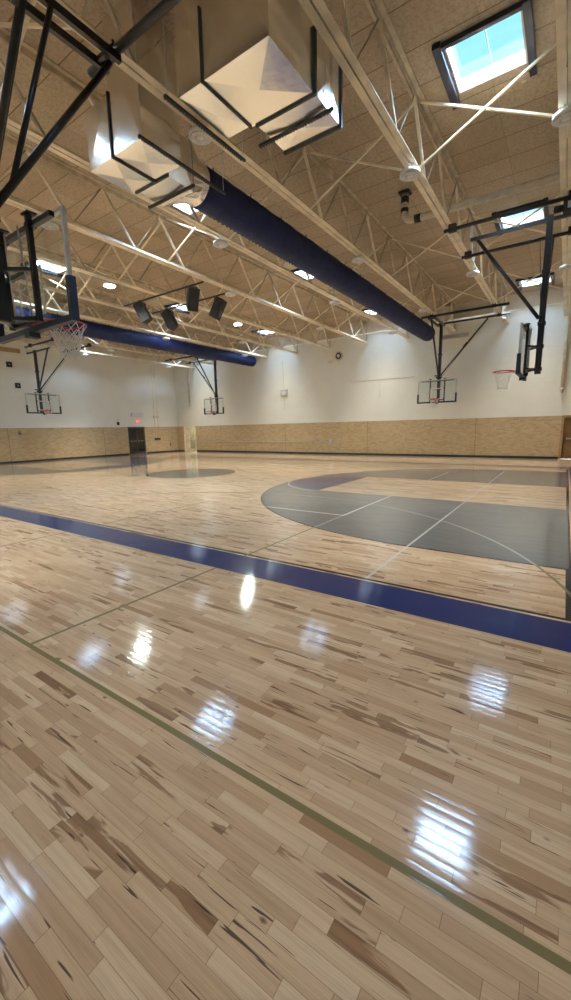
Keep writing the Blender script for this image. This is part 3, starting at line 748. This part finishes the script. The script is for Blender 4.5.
m = MB().lathe([(.17, 0), (.17, .03), (.15, .035)], seg=24); bmesh.ops.transform(m.b, matrix=Matrix.Translation((0, -.05, 0)) @ Matrix.Rotation(PI/2, 4, 'X'), verts=m.b.verts[:]); cl = m.build('clock_face', 'white', o)
m = MB()
for k in range(5): m.tube([(-.25+.125*k, -.11, -.23), (-.25+.125*k, -.11, .23)], .006, 5).tube([(-.25, -.11, -.23+.115*k), (.25, -.11, -.23+.115*k)], .006, 5)
for a in (-.25, .25):
    for b in (-.23, .23): m.tube([(a, -.11, b), (a, -.05, b)], .006, 5)
m.build('cage', 'steel', o)
MB().tube([(-.02, -.02, .24), (-.10, -.02, 2.15)], .010, 6).tube([(.02, -.02, -.24), (.02, -.02, -1.1)], .008, 6).build('conduit', 'fascia', o)
tag(MB().tube([(-11.1, YF-.010, 4.44), (-7.25, YF-.010, 4.44)], .010, 6).tube([(-9.3, YF-.006, 4.42), (-9.3, YF-.006, 3.4)], .006, 6).build('wall_conduit', 'rodm'), 'thin horizontal conduit on the white far wall, halfway up', 'conduit')
o = thing('wall_vent', 'long grey slotted vent high on the far wall behind the right distant hoop', 'vent', (-5.28, YF, 6.32))
MB().box(-.72, .72, -.05, -.001, -.10, .10).build('vent_frame', 'fascia', o)
m = MB()
for k in range(6): m.box(-.68, .68, -.062, -.051, -.085+.03*k, -.068+.03*k)
m.build('slats', 'steel', o)
o = thing('ballet_rail', 'long thin wall conduit low on the brick, ending in a grey box', 'conduit', (0, YF, 0))
MB().tube([(-24.3, -.03, .84), (-12.6, -.03, .84)], .016, 8).build('conduit', 'steel', o)
MB().box(-12.66, -12.42, -.10, -.001, .68, .98).build('switch_box', 'steel', o, bevel=.01)
# left wall
def lw(name, label, cat, y, z, group=None): return thing(name, label, cat, (XL, y, z), PI/2, group)   # local -y points into the room
o = lw('exit_sign', 'red lit exit sign above the dark double door in the left wall', 'sign', 19.72, 2.50)
MB().box(-.20, .20, -.07, -.001, -.12, .12).build('sign_box', 'exitface', o)
LET = {'E': [(0,0,.22,1),(.22,.0,.8,.18),(.22,.41,.7,.59),(.22,.82,.8,1)], 'I': [(.3,0,.52,1)], 'T': [(.30,0,.52,.82),(0,.82,.82,1)]}
m = MB()
for i, chv in enumerate('EXIT'):
    ox = -.165+i*.085; sx, sz = .07, .15
    if chv == 'X':
        m.bar((ox, -.076, -.075), (ox+.06, -.076, .075), .010, .016, (0,1,0)); m.bar((ox+.06, -.076, -.075), (ox, -.076, .075), .010, .016, (0,1,0))
    else:
        for a, b, c, d in LET[chv]: m.box(ox+a*sx, ox+c*sx, -.079, -.071, -.075+b*sz, -.075+d*sz)
m.build('letters', 'exitred', o)
o = lw('wall_vent', 'pale louvred vent directly above the red exit sign', 'vent', 19.72, 2.97)
MB().box(-.52, .52, -.04, -.001, -.13, .13).build('vent_frame', 'steel', o)
m = MB()
for k in range(6): m.box(-.48, .48, -.055, -.041, -.105+.038*k, -.085+.038*k)
m.build('slats', 'white', o)
for y, z, lab in ((11.30, 5.72, 'upper of two small dark square plates on the left wall'), (11.62, 4.55, 'lower of two small dark square plates on the left wall')):
    o = lw('wall_plate', lab, 'wall plate', y, z, 'dark square plates on the left wall')
    MB().box(-.15, .15, -.05, -.001, -.15, .15).build('plate', 'blackm', o, bevel=.01)
    MB().box(-.035, .035, -.06, -.051, -.035, .035).build('inset', 'creamd', o)
tag(MB().box(XL, XL+.10, 10.55, 11.95, 6.42, 6.66).build('wood_block', 'ply'), 'long raw wooden block high on the left wall behind the hoop pipes', 'wood block')
o = lw('wall_cabinet', 'small grey outlet box on the brick left wall, in a tall conduit run', 'electrical box', 21.45, 0)
for dx in (-.16, .16): MB().tube([(dx, -.02, 1.15), (dx, -.02, 6.8)], .013, 6).build('conduit', 'creamd', o)
MB().box(-.26, .26, -.08, -.001, 2.76, 2.92).build('upper_box', 'fascia', o); MB().box(-.26, .26, -.08, -.001, 1.02, 1.18).build('lower_box', 'darkframe', o)
o = lw('wall_thermostat', 'small dark thermostat on the left wall beside the double door', 'thermostat', 18.04, 2.33)
MB().box(-.09, .09, -.06, -.001, -.13, .10).build('housing', 'blackm', o, bevel=.01); MB().tube([(0, -.02, .10), (0, -.02, .42)], .012, 6).build('conduit', 'steel', o)
o = lw('wall_outlet', 'small dark outlet on the left brick wall near the corner', 'outlet', 22.75, .60)
MB().box(-.07, .07, -.03, -.001, -.10, .10).build('plate', 'blackm', o, bevel=.008)
MB().box(-.03, .03, -.036, -.031, .02, .06).box(-.03, .03, -.036, -.031, -.06, -.02).build('socket', 'steel', o)
o = lw('wall_outlet', 'small dark outlet on the left brick wall below the distant hoop', 'outlet', 11.4, 1.75)
MB().box(-.07, .07, -.03, -.001, -.10, .10).build('plate', 'blackm', o, bevel=.008)
MB().box(-.03, .03, -.036, -.031, .02, .06).box(-.03, .03, -.036, -.031, -.06, -.02).build('socket', 'steel', o)

# ------------------------------------------------------------------ sky
w = bpy.data.worlds.new('sky'); bpy.context.scene.world = w; w.use_nodes = True
class WT(NT):
    def __init__(s, w):
        s.t = w.node_tree; s.n = s.t.nodes; s.l = s.t.links; s.n.clear(); s.out = s.n.new('ShaderNodeOutputWorld')
t = WT(w)
tc = t.node('ShaderNodeTexCoord'); sep = t.node('ShaderNodeSeparateXYZ'); t.l.new(tc.outputs['Generated'], sep.inputs[0])
dx, dy, dz = sep.outputs
SKYHI, ZEN = 54.0, 150.0
n = t.noise(tc.outputs['Generated'], 3.2, 5, .55, .3)
# blue low sky, bright thin cloud climbing towards the zenith
pd_ = t.math('SQRT', t.add(t.add(t.math('POWER', t.add(dx, .155), 2.0), t.math('POWER', t.sub(dy, .785), 2.0)), t.math('POWER', t.sub(dz, .592), 2.0)))
hi = t.mul(t.smooth(t.add(dz, t.mul(t.sub(n, .5), .10)), .40, .60), t.mul(t.smooth(pd_, .070, .094), t.add(.35, t.mul(t.smooth(dy, -.35, .05), .65))))
cloud = t.smooth(n, .52, .66)
low = t.mix(cloud, (.30, .72, .95), (.90, 1.0, 1.05))
top = t.mix(cloud, (.46, .69, 1.0), (.76, .87, 1.0))
bgA = t.node('ShaderNodeBackground'); t.l.new(low, bgA.inputs[0]); bgA.inputs[1].default_value = 1.05
bgB = t.node('ShaderNodeBackground'); t.l.new(top, bgB.inputs[0]); t.put(bgB.inputs[1], t.add(SKYHI, t.mul(t.smooth(dz, .80, .97), ZEN)))
t.put(bgB.inputs[0], t.mix(t.smooth(dz, .78, .88), top, (1.0, .97, .93)))
mx = t.node('ShaderNodeMixShader'); t.l.new(hi, mx.inputs[0]); t.l.new(bgA.outputs[0], mx.inputs[1]); t.l.new(bgB.outputs[0], mx.inputs[2])
t.l.new(mx.outputs[0], t.out.inputs[0])

# ------------------------------------------------------------------ camera
cam = bpy.data.cameras.new('camera'); co = bpy.data.objects.new('camera', cam); COL.objects.link(co)
cam.sensor_fit = 'VERTICAL'; cam.sensor_height = 36.0; cam.lens = 404.7*36/1000; cam.clip_start = .05; cam.clip_end = 200
r_ = V((0.8256287964670088, 0.5638745330345823, -0.019560200394421384)); u_ = V((-0.0818262856333629, 0.15396813691181932, 0.9846818124629654)); f_ = V((-0.5582486448025518, 0.8113811211822314, -0.1732602861742399))
mt = Matrix.Identity(4)
for i in range(3): mt[i][0] = r_[i]; mt[i][1] = u_[i]; mt[i][2] = -f_[i]
mt[0][3], mt[1][3], mt[2][3] = 0, 0, 1.70
co.matrix_world = mt
sc = bpy.context.scene; sc.camera = co
sc.view_settings.view_transform = 'Standard'; sc.view_settings.look = 'None'; sc.view_settings.exposure = 0.50; sc.view_settings.gamma = 1.0
sc.view_settings.use_curve_mapping = False
sc.cycles.use_denoising = True; sc.cycles.max_bounces = 12; sc.cycles.diffuse_bounces = 6; sc.cycles.glossy_bounces = 5; sc.cycles.transparent_max_bounces = 16
sc.cycles.sample_clamp_indirect = 12.0
